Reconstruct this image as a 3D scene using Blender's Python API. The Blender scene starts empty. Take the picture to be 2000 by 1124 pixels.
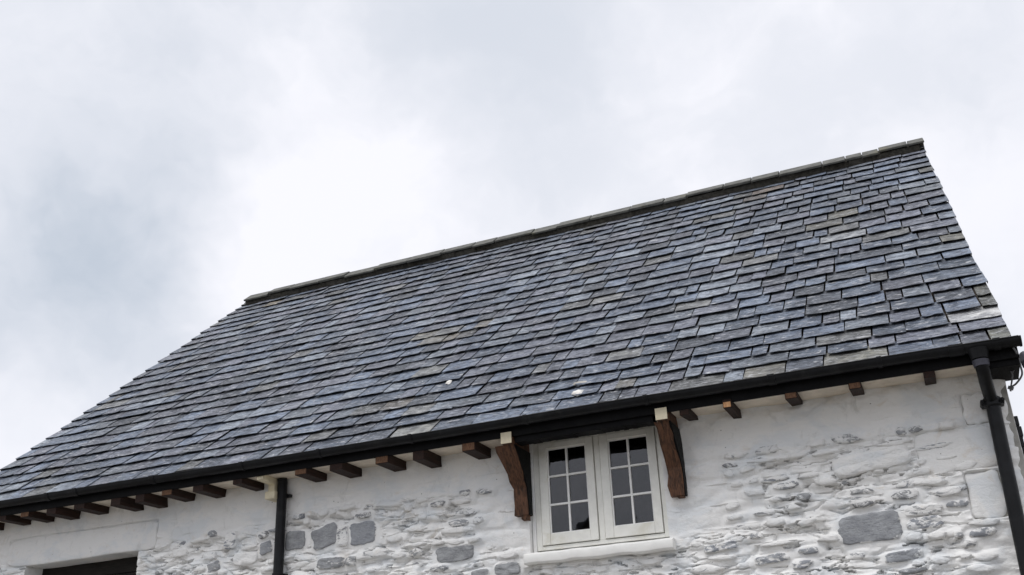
import bpy, math, random
import numpy as np
from mathutils import Vector, Matrix

# ------------------------------------------------------------------ camera, sky, sun, exposure
scene = bpy.context.scene
CAM = Vector((3.2164, -7.9817, 1.5999))
RIGHT = Vector((0.915787, 0.399985, -0.036690))
DOWN = Vector((-0.195234, 0.363439, -0.910931))
FWD = Vector((-0.351024, 0.841382, 0.410923))
FPX = 1953.88 / 2000.0                      # focal length in picture widths
cam_data = bpy.data.cameras.new("camera")
cam_data.sensor_width = 36.0
cam_data.lens = 36.0 * FPX
cam_data.clip_end = 2000.0
cam = bpy.data.objects.new("camera", cam_data)
scene.collection.objects.link(cam)
rot = Matrix((RIGHT, -DOWN, -FWD)).transposed()
cam.matrix_world = Matrix.Translation(CAM) @ rot.to_4x4()
scene.camera = cam

SUN_EL, SUN_ROT = math.radians(64), math.radians(205)      # from the front, a little to the left
sun_dir = Vector((math.sin(SUN_ROT) * math.cos(SUN_EL), math.cos(SUN_ROT) * math.cos(SUN_EL), math.sin(SUN_EL)))
sun_data = bpy.data.lights.new("sun", 'SUN')
sun_data.energy = 1.5
sun_data.angle = math.radians(38)
sun_data.color = (1.0, 0.975, 0.94)
sun = bpy.data.objects.new("sun", sun_data)
scene.collection.objects.link(sun)
sun.rotation_euler = (-sun_dir).to_track_quat('-Z', 'Y').to_euler()

scene.view_settings.view_transform = 'Standard'
scene.view_settings.look = 'None'
scene.view_settings.exposure = 0.52
scene.view_settings.gamma = 1.0
scene.view_settings.use_curve_mapping = False


class Nodes:
    """small helper to write node trees tersely"""
    def __init__(self, tree):
        self.t = tree
        tree.nodes.clear()

    def n(self, kind, ins=None, **props):
        nd = self.t.nodes.new(kind)
        for k, v in props.items():
            setattr(nd, k, v)
        for k, v in (ins or {}).items():
            sock = nd.inputs[k]
            if isinstance(v, bpy.types.NodeSocket):
                self.t.links.new(v, sock)
            else:
                sock.default_value = v
        return nd

    def noise(self, vec, scale, detail=4, rough=0.55, dist=0.0):
        return self.n('ShaderNodeTexNoise', {'Vector': vec, 'Scale': scale, 'Detail': detail, 'Roughness': rough, 'Distortion': dist}).outputs['Fac']

    def mapping(self, vec, scale=(1, 1, 1), loc=(0, 0, 0), rotz=(0, 0, 0)):
        return self.n('ShaderNodeMapping', {'Vector': vec, 'Scale': scale, 'Location': loc, 'Rotation': rotz}).outputs[0]

    def ramp(self, fac, a, b, lo=0.0, hi=1.0, smooth=True):
        m = self.n('ShaderNodeMapRange', {'Value': fac, 'From Min': a, 'From Max': b, 'To Min': lo, 'To Max': hi})
        m.interpolation_type = 'SMOOTHSTEP' if smooth else 'LINEAR'
        return m.outputs[0]

    def math(self, op, a, b=0.0):
        return self.n('ShaderNodeMath', {0: a, 1: b}, operation=op).outputs[0]

    def mix(self, fac, a, b, blend='MIX'):
        m = self.n('ShaderNodeMix', None, data_type='RGBA', blend_type=blend)
        for sock, v in ((m.inputs[0], fac), (m.inputs[6], a), (m.inputs[7], b)):
            if isinstance(v, bpy.types.NodeSocket):
                self.t.links.new(v, sock)
            elif isinstance(v, (tuple, list)):
                sock.default_value = tuple(v) + ((1.0,) if len(v) == 3 else ())
            else:
                sock.default_value = v
        return m.outputs[2]

    def bump(self, height, strength, dist, normal=None):
        ins = {'Height': height, 'Strength': strength, 'Distance': dist}
        if normal is not None:
            ins['Normal'] = normal
        return self.n('ShaderNodeBump', ins).outputs[0]


world = bpy.data.worlds.new("World")
scene.world = world
world.use_nodes = True
W = Nodes(world.node_tree)
direction = W.n('ShaderNodeTexCoord').outputs['Generated']
warp = W.n('ShaderNodeTexNoise', {'Vector': direction, 'Scale': 3.2, 'Detail': 5, 'Roughness': 0.6}).outputs['Color']
warped = W.n('ShaderNodeVectorMath', {0: W.n('ShaderNodeVectorMath', {0: warp, 1: (-0.5, -0.5, -0.5)}, operation='ADD').outputs[0],
                                      1: (0.30, 0.30, 0.30)}, operation='MULTIPLY').outputs[0]
wdir = W.n('ShaderNodeVectorMath', {0: direction, 1: warped}, operation='ADD').outputs[0]
stretched = W.mapping(wdir, (1, 1, 1.6), (0.35, 0.2, 0.0))
deck_of_cloud = W.ramp(W.noise(stretched, 3.0, 6, 0.55), 0.34, 0.66)
cloud = W.math('MULTIPLY', deck_of_cloud, 0.40)


def cloud_bank(centre, inner, outer, amount):
    """one thicker or thinner bank of the cloud deck, seen in the given direction"""
    global cloud
    d = W.n('ShaderNodeVectorMath', {0: wdir, 1: Vector(centre).normalized()}, operation='DISTANCE').outputs['Value']
    f = W.ramp(d, inner, outer, amount, 0.0)
    cloud = W.math('ADD', cloud, f)


cloud_bank((-0.66, 0.59, 0.46), 0.02, 0.24, -0.30)
cloud_bank((-0.73, 0.58, 0.39), 0.02, 0.20, -0.24)
cloud_bank((-0.60, 0.62, 0.50), 0.02, 0.16, -0.12)
cloud_bank((-0.29, 0.727, 0.62), 0.03, 0.18, -0.16)
cloud_bank((-0.47, 0.71, 0.52), 0.02, 0.20, 0.34)
cloud_bank((-0.55, 0.70, 0.46), 0.01, 0.12, 0.25)
cloud_bank((-0.75, 0.61, 0.26), 0.03, 0.16, 0.40)
cloud_bank((-0.10, 0.81, 0.57), 0.05, 0.35, 0.16)
cloud = W.math('ADD', cloud, 0.52)
cloud_col = W.mix(W.ramp(cloud, 0.0, 1.0, smooth=False), (0.39, 0.435, 0.50), (0.715, 0.715, 0.755))
sky = W.n('ShaderNodeTexSky', None, sky_type='NISHITA', sun_disc=False, sun_elevation=SUN_EL, sun_rotation=SUN_ROT).outputs[0]
sky_bg = W.n('ShaderNodeBackground', {'Color': sky, 'Strength': 0.06}).outputs[0]
cloud_bg = W.n('ShaderNodeBackground', {'Color': cloud_col, 'Strength': 1.0}).outputs[0]
cover = W.n('ShaderNodeMixShader', {0: 0.93, 1: sky_bg, 2: cloud_bg}).outputs[0]
W.n('ShaderNodeOutputWorld', {'Surface': cover})

rng = random.Random(11)
nrng = np.random.default_rng(7)


# ------------------------------------------------------------------ mesh helpers
class MB:
    def __init__(self):
        self.v, self.f = [], []

    def add(self, verts, faces):
        o = len(self.v)
        self.v += [tuple(p) for p in verts]
        self.f += [tuple(i + o for i in f) for f in faces]
        return self

    def box(self, x0, x1, y0, y1, z0, z1):
        return self.add([(x0, y0, z0), (x1, y0, z0), (x1, y1, z0), (x0, y1, z0), (x0, y0, z1), (x1, y0, z1), (x1, y1, z1), (x0, y1, z1)],
                        [(0, 3, 2, 1), (4, 5, 6, 7), (0, 1, 5, 4), (1, 2, 6, 5), (2, 3, 7, 6), (3, 0, 4, 7)])

    def prism_x(self, poly, x0, x1):
        """poly of (y, z), pushed along x"""
        n = len(poly)
        vs = [(x0, y, z) for y, z in poly] + [(x1, y, z) for y, z in poly]
        fs = [tuple(range(n)), tuple(range(2 * n - 1, n - 1, -1))]
        fs += [(i, n + i, n + (i + 1) % n, (i + 1) % n) for i in range(n)]
        return self.add(vs, fs)

    def tube(self, path, radii, seg=14, caps=True):
        path = [Vector(p) for p in path]
        if not isinstance(radii, (list, tuple)):
            radii = [radii] * len(path)
        rings = []
        up = None
        for i, p in enumerate(path):
            d = (path[min(i + 1, len(path) - 1)] - path[max(i - 1, 0)]).normalized()
            if up is None:
                up = Vector((1, 0, 0)) if abs(d.x) < 0.9 else Vector((0, 0, 1))
            a = (up - d * up.dot(d)).normalized()
            up = a
            b = d.cross(a)
            rings.append([p + (a * math.cos(t) + b * math.sin(t)) * radii[i] for t in [2 * math.pi * k / seg for k in range(seg)]])
        vs = [q for r in rings for q in r]
        fs = []
        for i in range(len(path) - 1):
            for k in range(seg):
                fs.append((i * seg + k, i * seg + (k + 1) % seg, (i + 1) * seg + (k + 1) % seg, (i + 1) * seg + k))
        if caps:
            fs.append(tuple(range(seg - 1, -1, -1)))
            fs.append(tuple((len(path) - 1) * seg + k for k in range(seg)))
        return self.add(vs, fs)

    def build(self, name, mat, parent=None, smooth=False, bevel=0.0):
        me = bpy.data.meshes.new(name)
        me.from_pydata(self.v, [], self.f)
        me.validate()
        return link(name, me, mat, parent, smooth, bevel)


def link(name, me, mat, parent=None, smooth=False, bevel=0.0):
    if mat is not None:
        me.materials.append(mat)
    if smooth:
        me.polygons.foreach_set('use_smooth', [True] * len(me.polygons))
        try:
            me.set_sharp_from_angle(angle=math.radians(40))
        except Exception:
            pass
    o = bpy.data.objects.new(name, me)
    scene.collection.objects.link(o)
    if parent is not None:
        o.parent = parent
    if bevel:
        b = o.modifiers.new('edge', 'BEVEL')
        b.width = bevel
        b.segments = 2
        b.limit_method = 'ANGLE'
        b.angle_limit = math.radians(35)
    return o


def empty(name, loc=(0, 0, 0), parent=None):
    o = bpy.data.objects.new(name, None)
    scene.collection.objects.link(o)
    o.location = loc
    o.parent = parent
    return o


def tag(o, label=None, cat=None, group=None, kind=None):
    for k, v in (('label', label), ('category', cat), ('group', group), ('kind', kind)):
        if v:
            o[k] = v
    return o


def point_colour(me, name, cols):
    a = me.attributes.new(name, 'FLOAT_COLOR', 'POINT')
    a.data.foreach_set('color', np.asarray(cols, dtype=np.float32).ravel())


# lattice noise for modelling
def _hash(ix, iy, seed):
    h = (ix.astype(np.int64) * 374761393 + iy.astype(np.int64) * 668265263 + seed * 1274126177) & 0xFFFFFFFF
    h = ((h ^ (h >> 13)) * 1274126177) & 0xFFFFFFFF
    return ((h ^ (h >> 16)) & 0xFFFF) / 65535.0


def vnoise(x, y, seed=0):
    x = np.asarray(x, float); y = np.asarray(y, float)
    ix, iy = np.floor(x), np.floor(y)
    fx, fy = x - ix, y - iy
    fx, fy = fx * fx * (3 - 2 * fx), fy * fy * (3 - 2 * fy)
    a, b = _hash(ix, iy, seed), _hash(ix + 1, iy, seed)
    c, d = _hash(ix, iy + 1, seed), _hash(ix + 1, iy + 1, seed)
    return (a * (1 - fx) + b * fx) * (1 - fy) + (c * (1 - fx) + d * fx) * fy


def fbm(x, y, seed=0, octaves=4):
    s, amp, tot = 0.0, 1.0, 0.0
    for k in range(octaves):
        s = s + amp * vnoise(np.asarray(x) * 2 ** k + 17.3 * k, np.asarray(y) * 2 ** k + 5.1 * k, seed + k)
        tot += amp
        amp *= 0.5
    return s / tot - 0.5


def sstep(a, b, x):
    t = np.clip((x - a) / (b - a), 0, 1)
    return t * t * (3 - 2 * t)


# ------------------------------------------------------------------ materials
def new_mat(name):
    m = bpy.data.materials.new(name)
    m.use_nodes = True
    return m, Nodes(m.node_tree)


def finish(N, **ins):
    p = N.n('ShaderNodeBsdfPrincipled', {k.replace('_', ' '): v for k, v in ins.items()})
    N.n('ShaderNodeOutputMaterial', {'Surface': p.outputs[0]})


def rgba(c):
    return tuple(c) + (1.0,)


def simple(name, base, rough=0.6, var=0.3, scale=12, bump=0.2, bdist=0.003, spec=0.4, dirt=None, stretch=(1, 1, 1)):
    """plain painted or natural surface with mottling, fine relief and optional dirt"""
    m, N = new_mat(name)
    pos = N.n('ShaderNodeTexCoord').outputs['Object']
    pos = N.mapping(pos, stretch)
    a = N.noise(pos, scale, 6, 0.65)
    col = N.mix(N.ramp(a, 0.3, 0.7), tuple(c * (1 - var) for c in base), tuple(min(1, c * (1 + var)) for c in base))
    if dirt:
        col = N.mix(N.ramp(N.noise(pos, scale * 0.35, 5, 0.7, 0.6), 0.55, 0.72, 0, 0.8), col, dirt)
    fine = N.noise(pos, scale * 7, 4, 0.6)
    finish(N, Base_Color=col, Roughness=N.ramp(fine, 0.2, 0.8, rough - 0.1, rough + 0.12), Normal=N.bump(fine, bump, bdist),
           **{'Specular_IOR_Level': spec})
    return m


def make_slate():
    m, N = new_mat('slate')
    tint = N.n('ShaderNodeAttribute', None, attribute_name='tint')
    uv = N.n('ShaderNodeUVMap', None, uv_map='uv').outputs[0]
    riven = N.noise(N.mapping(uv, (5, 17, 1), rotz=(0, 0, 0.25)), 1.6, 6, 0.62, 0.9)
    flake = N.noise(N.mapping(uv, (7, 20, 1), (3, 9, 0), (0, 0, -0.3)), 1.0, 5, 0.55, 1.6)
    grain = N.noise(uv, 160, 3, 0.6)
    mott = N.noise(uv, 9, 4, 0.6)
    tc = tint.outputs['Color']
    col = N.mix(N.ramp(mott, 0.36, 0.64), N.mix(1.0, tc, (0.62, 0.63, 0.66), 'MULTIPLY'), N.mix(1.0, tc, (1.45, 1.45, 1.43), 'MULTIPLY'))
    col = N.mix(N.ramp(riven, 0.53, 0.60, 0, 0.60), col, N.mix(0.5, N.mix(1.0, tc, (2.2, 2.2, 2.2), 'MULTIPLY'), (0.31, 0.33, 0.36)))  # paler riven lines, highlights painted into the colour
    col = N.mix(N.ramp(riven, 0.45, 0.38, 0, 0.7), col, N.mix(1.0, tc, (0.38, 0.38, 0.42), 'MULTIPLY'))
    pos = N.n('ShaderNodeNewGeometry').outputs['Position']
    weather = N.noise(N.mapping(pos, (1.6, 0.35, 0.35)), 1.5, 5, 0.65, 0.4)
    col = N.mix(1.0, col, N.mix(N.ramp(weather, 0.36, 0.64), (0.80, 0.81, 0.84), (1.20, 1.20, 1.19)), 'MULTIPLY')
    streak = N.noise(N.mapping(uv, (6, 46, 1), (7, 1, 0), (0, 0, 0.18)), 1.5, 4, 0.6, 1.2)
    col = N.mix(N.ramp(streak, 0.575, 0.65, 0, 0.75), col, (0.40, 0.42, 0.45))  # pale streaks: glints on the riven face painted as colour
    col = N.mix(N.ramp(streak, 0.36, 0.29, 0, 0.75), col, (0.03, 0.032, 0.04))
    col = N.mix(N.ramp(flake, 0.605, 0.645, 0, 0.85), col, (0.50, 0.51, 0.53))  # pale flakes, doubling as painted silvery glints
    cracks = N.math('ABSOLUTE', N.math('SUBTRACT', flake, 0.38))
    col = N.mix(N.ramp(cracks, 0.009, 0.0, 0, 0.9), col, (0.012, 0.013, 0.017))
    steps = N.math('SNAP', riven, 0.09)
    h = N.math('ADD', N.math('MULTIPLY', steps, 0.75), N.math('MULTIPLY', riven, 0.5))
    h = N.math('ADD', h, N.math('MULTIPLY', grain, 0.035))
    h = N.math('ADD', h, N.math('MULTIPLY', streak, 0.25))
    h = N.math('ADD', h, N.ramp(cracks, 0.012, 0.0, 0, -0.25))
    finish(N, Base_Color=col, Roughness=N.ramp(mott, 0.2, 0.8, 0.36, 0.58), Normal=N.bump(h, 1.0, 0.042), **{'Specular_IOR_Level': 0.5})
    return m


def limewash(N):
    """colour and relief of thick white limewash, shared by the wall and the stones under it"""
    pos = N.n('ShaderNodeNewGeometry').outputs['Position']
    big = N.noise(N.mapping(pos, (1.0, 1.0, 1.7)), 2.3, 5, 0.6, 0.5)
    mid = N.noise(N.mapping(pos, (1.0, 1.0, 2.2)), 9, 5, 0.65, 0.4)
    fine = N.noise(pos, 55, 5, 0.65)
    col = N.mix(N.ramp(big, 0.46, 0.64, 0, 0.65), (0.87, 0.865, 0.85), (0.73, 0.765, 0.795))
    col = N.mix(N.ramp(mid, 0.58, 0.75, 0, 0.4), col, (0.62, 0.64, 0.66))
    stain = N.noise(N.mapping(pos, (1.4, 1.4, 1.9), (4, 2, 8)), 3.4, 5, 0.7, 0.8)
    col = N.mix(N.ramp(stain, 0.58, 0.75, 0, 0.45), col, (0.66, 0.58, 0.48))
    grime = N.noise(N.mapping(pos, (2.2, 2.2, 1.2), (1, 7, 3)), 4.0, 6, 0.72, 0.6)
    col = N.mix(N.ramp(grime, 0.54, 0.74, 0, 0.45), col, (0.50, 0.50, 0.48))
    pits = N.n('ShaderNodeTexVoronoi', {'Vector': N.mapping(pos, (1, 1, 1.5)), 'Scale': 7.0, 'Randomness': 1.0}).outputs['Distance']
    col = N.mix(N.ramp(pits, 0.045, 0.03, 0, 0.9), col, (0.10, 0.09, 0.08))
    grit = N.noise(pos, 140, 3, 0.6)
    relief = N.math('ADD', N.math('MULTIPLY', mid, 0.9), N.math('ADD', N.math('MULTIPLY', fine, 0.45), N.math('MULTIPLY', grit, 0.10)))
    return pos, col, relief, fine


def make_limewash():
    m, N = new_mat('limewash')
    pos, col, relief, fine = limewash(N)
    finish(N, Base_Color=col, Roughness=N.ramp(fine, 0.2, 0.8, 0.75, 0.95), Normal=N.bump(relief, 0.5, 0.02), **{'Specular_IOR_Level': 0.25})
    return m


def make_wall_stone():
    m, N = new_mat('wall_stone')
    pos, col, relief, fine = limewash(N)
    at = N.n('ShaderNodeAttribute', None, attribute_name='bare')
    sep = N.n('ShaderNodeSeparateColor', {'Color': at.outputs['Color']})
    bare, seed, blue = sep.outputs[0], sep.outputs[1], sep.outputs[2]
    off = N.n('ShaderNodeCombineXYZ', {'X': N.math('MULTIPLY', seed, 13.0), 'Y': 0.0, 'Z': N.math('MULTIPLY', seed, 7.0)}).outputs[0]
    p2 = N.n('ShaderNodeVectorMath', {0: pos, 1: off}, operation='ADD').outputs[0]
    cover = N.noise(N.mapping(p2, (1, 1, 2.4)), 8.5, 6, 0.72, 0.8)
    fac = N.ramp(N.math('ADD', cover, N.math('MULTIPLY', bare, 0.50)), 0.76, 0.83)
    speck = N.noise(p2, 120, 3, 0.7)
    patch = N.noise(N.mapping(p2, (1, 1, 1.6)), 11, 5, 0.65)
    grey = N.mix(N.ramp(patch, 0.3, 0.7), (0.25, 0.255, 0.265), (0.42, 0.43, 0.44))
    grey = N.mix(N.math('MULTIPLY', blue, 0.7), grey, (0.31, 0.335, 0.385))
    grey = N.mix(N.ramp(speck, 0.55, 0.75, 0, 0.55), grey, (0.50, 0.50, 0.49))
    grey = N.mix(N.ramp(speck, 0.42, 0.28, 0, 0.5), grey, (0.07, 0.072, 0.08))
    c = N.mix(fac, col, grey)
    h = N.math('ADD', relief, N.math('MULTIPLY', N.math('MULTIPLY', speck, fac), 0.35))
    h = N.math('ADD', h, N.math('MULTIPLY', N.noise(N.mapping(p2, (1, 1, 2.5)), 14, 5, 0.65, 0.5), 1.2))
    finish(N, Base_Color=c, Roughness=0.85, Normal=N.bump(h, 0.6, 0.02), **{'Specular_IOR_Level': 0.3})
    return m


def make_wood(name, a, b, rough=0.7, scale=(3, 30, 30), chip=None):
    m, N = new_mat(name)
    pos = N.n('ShaderNodeTexCoord').outputs['Object']
    g = N.noise(N.mapping(pos, scale), 2.0, 6, 0.65, 1.0)
    col = N.mix(N.ramp(g, 0.3, 0.7), a, b)
    if chip:
        col = N.mix(N.ramp(N.noise(pos, 14, 5, 0.7, 0.7), 0.62, 0.70, 0, 0.8), col, chip)
    finish(N, Base_Color=col, Roughness=rough, Normal=N.bump(g, 0.35, 0.008), **{'Specular_IOR_Level': 0.3})
    return m


def make_glass():
    m, N = new_mat('window_glass')
    pos = N.n('ShaderNodeNewGeometry').outputs['Position']
    wave = N.noise(pos, 3.0, 2, 0.5)
    nrm = N.bump(wave, 0.05, 0.02)
    fr = N.n('ShaderNodeFresnel', {'IOR': 1.75, 'Normal': nrm}).outputs[0]
    gl = N.n('ShaderNodeBsdfGlossy', {'Color': (0.95, 0.96, 1.0, 1), 'Roughness': 0.015, 'Normal': nrm}).outputs[0]
    tr = N.n('ShaderNodeBsdfTransparent', {'Color': (0.86, 0.9, 0.9, 1)}).outputs[0]
    N.n('ShaderNodeOutputMaterial', {'Surface': N.n('ShaderNodeMixShader', {0: fr, 1: tr, 2: gl}).outputs[0]})
    return m


M_SLATE = make_slate()
M_LIME = make_limewash()
M_STONE = make_wall_stone()
M_RIDGE = simple('ridge_stone', (0.11, 0.11, 0.10), 0.8, 0.35, 9, 0.5, 0.01, dirt=(0.13, 0.122, 0.08))
M_BED = simple('ridge_bedding_mortar', (0.075, 0.07, 0.058), 0.9, 0.4, 20, 0.8, 0.02)
M_BLACK = simple('black_plastic', (0.007, 0.0075, 0.009), 0.45, 0.35, 8, 0.12, 0.002, spec=0.22, dirt=(0.022, 0.023, 0.022))
M_FASCIA = simple('black_paint', (0.004, 0.004, 0.0045), 0.6, 0.4, 10, 0.3, 0.003, spec=0.12)
M_JOIST = make_wood('stained_timber', (0.008, 0.005, 0.0035), (0.034, 0.013, 0.008), 0.75, (30, 3, 30))
M_BRACE = make_wood('brown_bracket_timber', (0.03, 0.017, 0.011), (0.15, 0.070, 0.038), 0.7, (30, 8, 5), (0.05, 0.028, 0.02))
M_PINE = make_wood('fresh_pine', (0.42, 0.20, 0.09), (0.62, 0.36, 0.18), 0.7, (30, 30, 8))
M_ENDGRAIN = make_wood('weathered_end_grain', (0.07, 0.036, 0.021), (0.19, 0.10, 0.055), 0.8, (40, 30, 12))
M_CREAM = simple('cream_paint', (0.70, 0.63, 0.46), 0.6, 0.12, 10, 0.2, 0.003, dirt=(0.45, 0.38, 0.26))
M_SOFFIT = simple('soffit_board_paint', (0.74, 0.66, 0.55), 0.7, 0.12, 6, 0.2, 0.003, dirt=(0.55, 0.46, 0.36))
M_FRAME = simple('offwhite_window_paint', (0.82, 0.815, 0.765), 0.5, 0.06, 8, 0.25, 0.003, dirt=(0.68, 0.66, 0.57))
M_BAR = simple('white_glazing_bar_paint', (0.85, 0.85, 0.83), 0.5, 0.06, 14, 0.3, 0.003)
M_SILL = simple('white_sill_paint', (0.86, 0.855, 0.83), 0.6, 0.05, 7, 0.3, 0.004)
M_GLASS = make_glass()
M_DARKWOOD = make_wood('tarred_boards', (0.008, 0.007, 0.006), (0.022, 0.018, 0.015), 0.8, (3, 30, 30))
M_DECK = simple('roof_boards', (0.03, 0.022, 0.016), 0.9, 0.3, 6)
M_ROOM = simple('bare_inside_wall', (0.06, 0.058, 0.055), 0.9, 0.3, 4)
M_GABLE = simple('gable_render', (0.42, 0.41, 0.38), 0.9, 0.3, 3, 0.5, 0.02)
M_MORTAR = simple('white_mortar', (0.74, 0.72, 0.68), 0.85, 0.12, 18, 0.6, 0.01)
M_CHIP = simple('pale_stone', (0.42, 0.40, 0.36), 0.85, 0.3, 22, 0.6, 0.01)
M_CABLE = simple('grey_cable', (0.17, 0.175, 0.19), 0.5, 0.2, 20)
M_PIPE2 = simple('dark_grey_pipe', (0.04, 0.04, 0.055), 0.5, 0.2, 12)
M_GROUND = simple('gravel_yard', (0.16, 0.15, 0.135), 0.95, 0.4, 3, 0.8, 0.02)
M_FELT = simple('roofing_felt', (0.02, 0.021, 0.023), 0.8, 0.4, 25)
M_FARWALL = simple('grey_pebbledash', (0.28, 0.27, 0.25), 0.9, 0.25, 4, 0.6, 0.02)
M_FARROOF = simple('far_slate', (0.07, 0.075, 0.085), 0.6, 0.3, 5, 0.6, 0.02)
M_BRICK = simple('chimney_brick', (0.22, 0.11, 0.08), 0.9, 0.3, 6)

# ------------------------------------------------------------------ the setting
g = MB()
g.add([(-500, -500, 0), (500, -500, 0), (500, 500, 0), (-500, 500, 0)], [(0, 1, 2, 3)])
tag(g.build('ground', M_GROUND), kind='structure')

# ------------------------------------------------------------------ the house
XL, XR = -6.81, 3.916               # verges
WL, WR = -6.62, 3.83                # front wall ends
PITCH = math.radians(41.837)
CT, ST = math.cos(PITCH), math.sin(PITCH)
L = 6.50                            # slope length eaves to ridge
EY, EZ = -0.41, 4.101               # slate eaves edge
YR, ZR = EY + L * CT, EZ + L * ST   # ridge
YB = 2 * YR                         # back wall face (front face is y = 0)

house = empty('stone_house', ((WL + WR) / 2, 0, 0))
HOFF = Vector(house.location)
tag(house, 'whitewashed rubble stone house with a steep blue-grey slate roof and black gutter', 'house')


def part(o):
    """parent a world-space mesh to the house, keeping it where it is"""
    o.parent = house
    o.matrix_parent_inverse = Matrix.Translation(-HOFF)
    return o


def hb(mb, name, mat, smooth=False, bevel=0.0):
    return part(mb.build(name, mat, None, smooth, bevel))


def R(x, s, n):
    return (x, EY + s * CT - n * ST, EZ + s * ST + n * CT)


# ---- front wall: lumpy limewashed rubble, as real relief
WIN = (-0.04, 1.165, 2.985, 4.0)
DOOR = (-5.86, -4.32, 0.0, 3.475)
LINTEL = (-6.14, -4.11, 3.468, 3.763)

# stones one can pick out: x, z, width, height, bareness (0 limewashed, 1 bare grey), blueness, tilt
STONES = [(-2.416, 3.376, .22, .182, 1, .1, 0), (-2.084, 3.374, .285, .2, 1, .25, .25), (-1.689, 3.36, .30, .208, 1, .6, 0), (-1.885, 3.352, .13, .19, .5, .2, 0),
          (-2.01, 3.125, .288, .101, .75, .2, 0), (-1.785, 3.124, .13, .091, .6, 0, 0), (-1.571, 3.155, .321, .064, .4, .3, .05),
          (-.747, 3.087, .368, .144, 1, .1, .02), (-.251, 2.906, .236, .115, .9, .1, .05), (-.506, 2.885, .165, .085, .85, .1, .1), (-.897, 2.977, .185, .05, .55, .5, 0),
          (1.575, 2.899, .28, .062, .62, .9, .1), (1.948, 2.776, .268, .068, .65, .6, .08), (2.235, 2.809, .168, .056, .7, .6, 0), (2.177, 2.717, .172, .067, .65, .7, .12),
          (1.944, 3.129, .18, .047, .42, .2, .03), (2.067, 3.226, .194, .047, .55, 0, 0), (2.25, 3.218, .13, .054, .6, .2, .05), (2.161, 3.146, .13, .047, .4, .1, 0),
          (2.692, 2.927, .455, .215, 1, .35, .03), (3.088, 3.011, .256, .073, .5, 0, 0), (3.078, 2.922, .252, .09, .55, .8, .02), (2.896, 2.705, .274, .079, .72, .6, .08),
          (2.687, 3.205, .179, .046, .6, .1, 0), (2.941, 2.599, .217, .036, .65, .4, .05), (2.45, 2.683, .127, .047, .5, .2, 0), (2.79, 3.421, .566, .163, .16, 1, .1),
          (-3.396, 3.539, .088, .08, .72, .3, .5), (-3.154, 3.449, .147, .178, .5, .7, 0), (-2.744, 3.336, .136, .121, .85, .4, .2), (-3.341, 3.219, .142, .093, .85, .2, .2),
          (-2.97, 3.261, .288, .126, .3, 1, 0), (-2.777, 3.464, .131, .068, .6, 0, .3), (-3.394, 3.327, .149, .084, .35, .3, 0), (-3.659, 3.249, .183, .052, .4, .1, .1),
          (-3.762, 3.393, .186, .08, .1, .6, 0)]
N_NAMED = len(STONES)
rs = random.Random(5)


def clear_of(x, z, w, h):
    for sx, sz, sw, sh, *_ in STONES:
        if abs(x - sx) < (w + sw) * 0.47 and abs(z - sz) < (h + sh) * 0.46:
            return False
    return True


def top_of_rubble(x):
    if x < -2.65:
        return 3.50
    if x < -0.2:
        return 3.62 if x < -0.45 else 3.15
    if x < 1.65:
        return 3.02
    return 3.62


def scatter(x0, x1, z0, z1, limit):
    k = 0
    z = z1
    while z > z0 and k < limit:
        x = x0 + rs.uniform(0, .1)
        hrow = rs.uniform(.05, .085)
        while x < x1 and k < limit:
            w = rs.choice((.09, .12, .15, .18, .22, .28)) * rs.uniform(.8, 1.2)
            h = hrow * rs.uniform(.6, 1.05)
            cx, cz = x + w / 2, z + rs.uniform(-.012, .012)
            if cz < top_of_rubble(cx) and rs.random() < .8 and clear_of(cx, cz, w, h):
                bare = rs.choice((0, 0, .1, .2, .3, .4, .5, .6))
                STONES.append((cx, cz, w, h, bare, rs.random() * .7, rs.uniform(-.08, .12)))
                k += 1
            x += w * rs.uniform(1.0, 1.5)
        z -= hrow * rs.uniform(1.0, 1.25)


scatter(1.28, 3.38, 2.42, 3.62, 114)
scatter(-2.46, -.1, 2.80, 3.60, 96)
scatter(-4.1, -2.68, 3.0, 3.50, 46)

QUOINS = [(3.41, 3.64, 2.915, 3.245), (3.12, 3.655, 3.275, 3.585), (3.50, 3.66, 3.60, 3.83)]


def cobbles(x, z, sx, sz, seed=4, soft=.35):
    """soft stone-shaped swellings under a thick coat"""
    gx, gz = x / sx, z / sz
    gx = gx + .5 * (np.floor(gz) % 2)
    best = np.full(np.shape(x), 9.0); second = np.full(np.shape(x), 9.0)
    ix, iz = np.floor(gx), np.floor(gz)
    for a in (-1, 0, 1):
        for b in (-1, 0, 1):
            px = ix + a + .5 + .8 * (_hash(ix + a, iz + b, seed) - .5)
            pz = iz + b + .5 + .8 * (_hash(ix + a, iz + b, seed + 1) - .5)
            d = np.sqrt((gx - px) ** 2 + (gz - pz) ** 2)
            second = np.minimum(second, np.maximum(best, d))
            best = np.minimum(best, d)
    return sstep(0.02, soft, second - best) - .6


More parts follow.
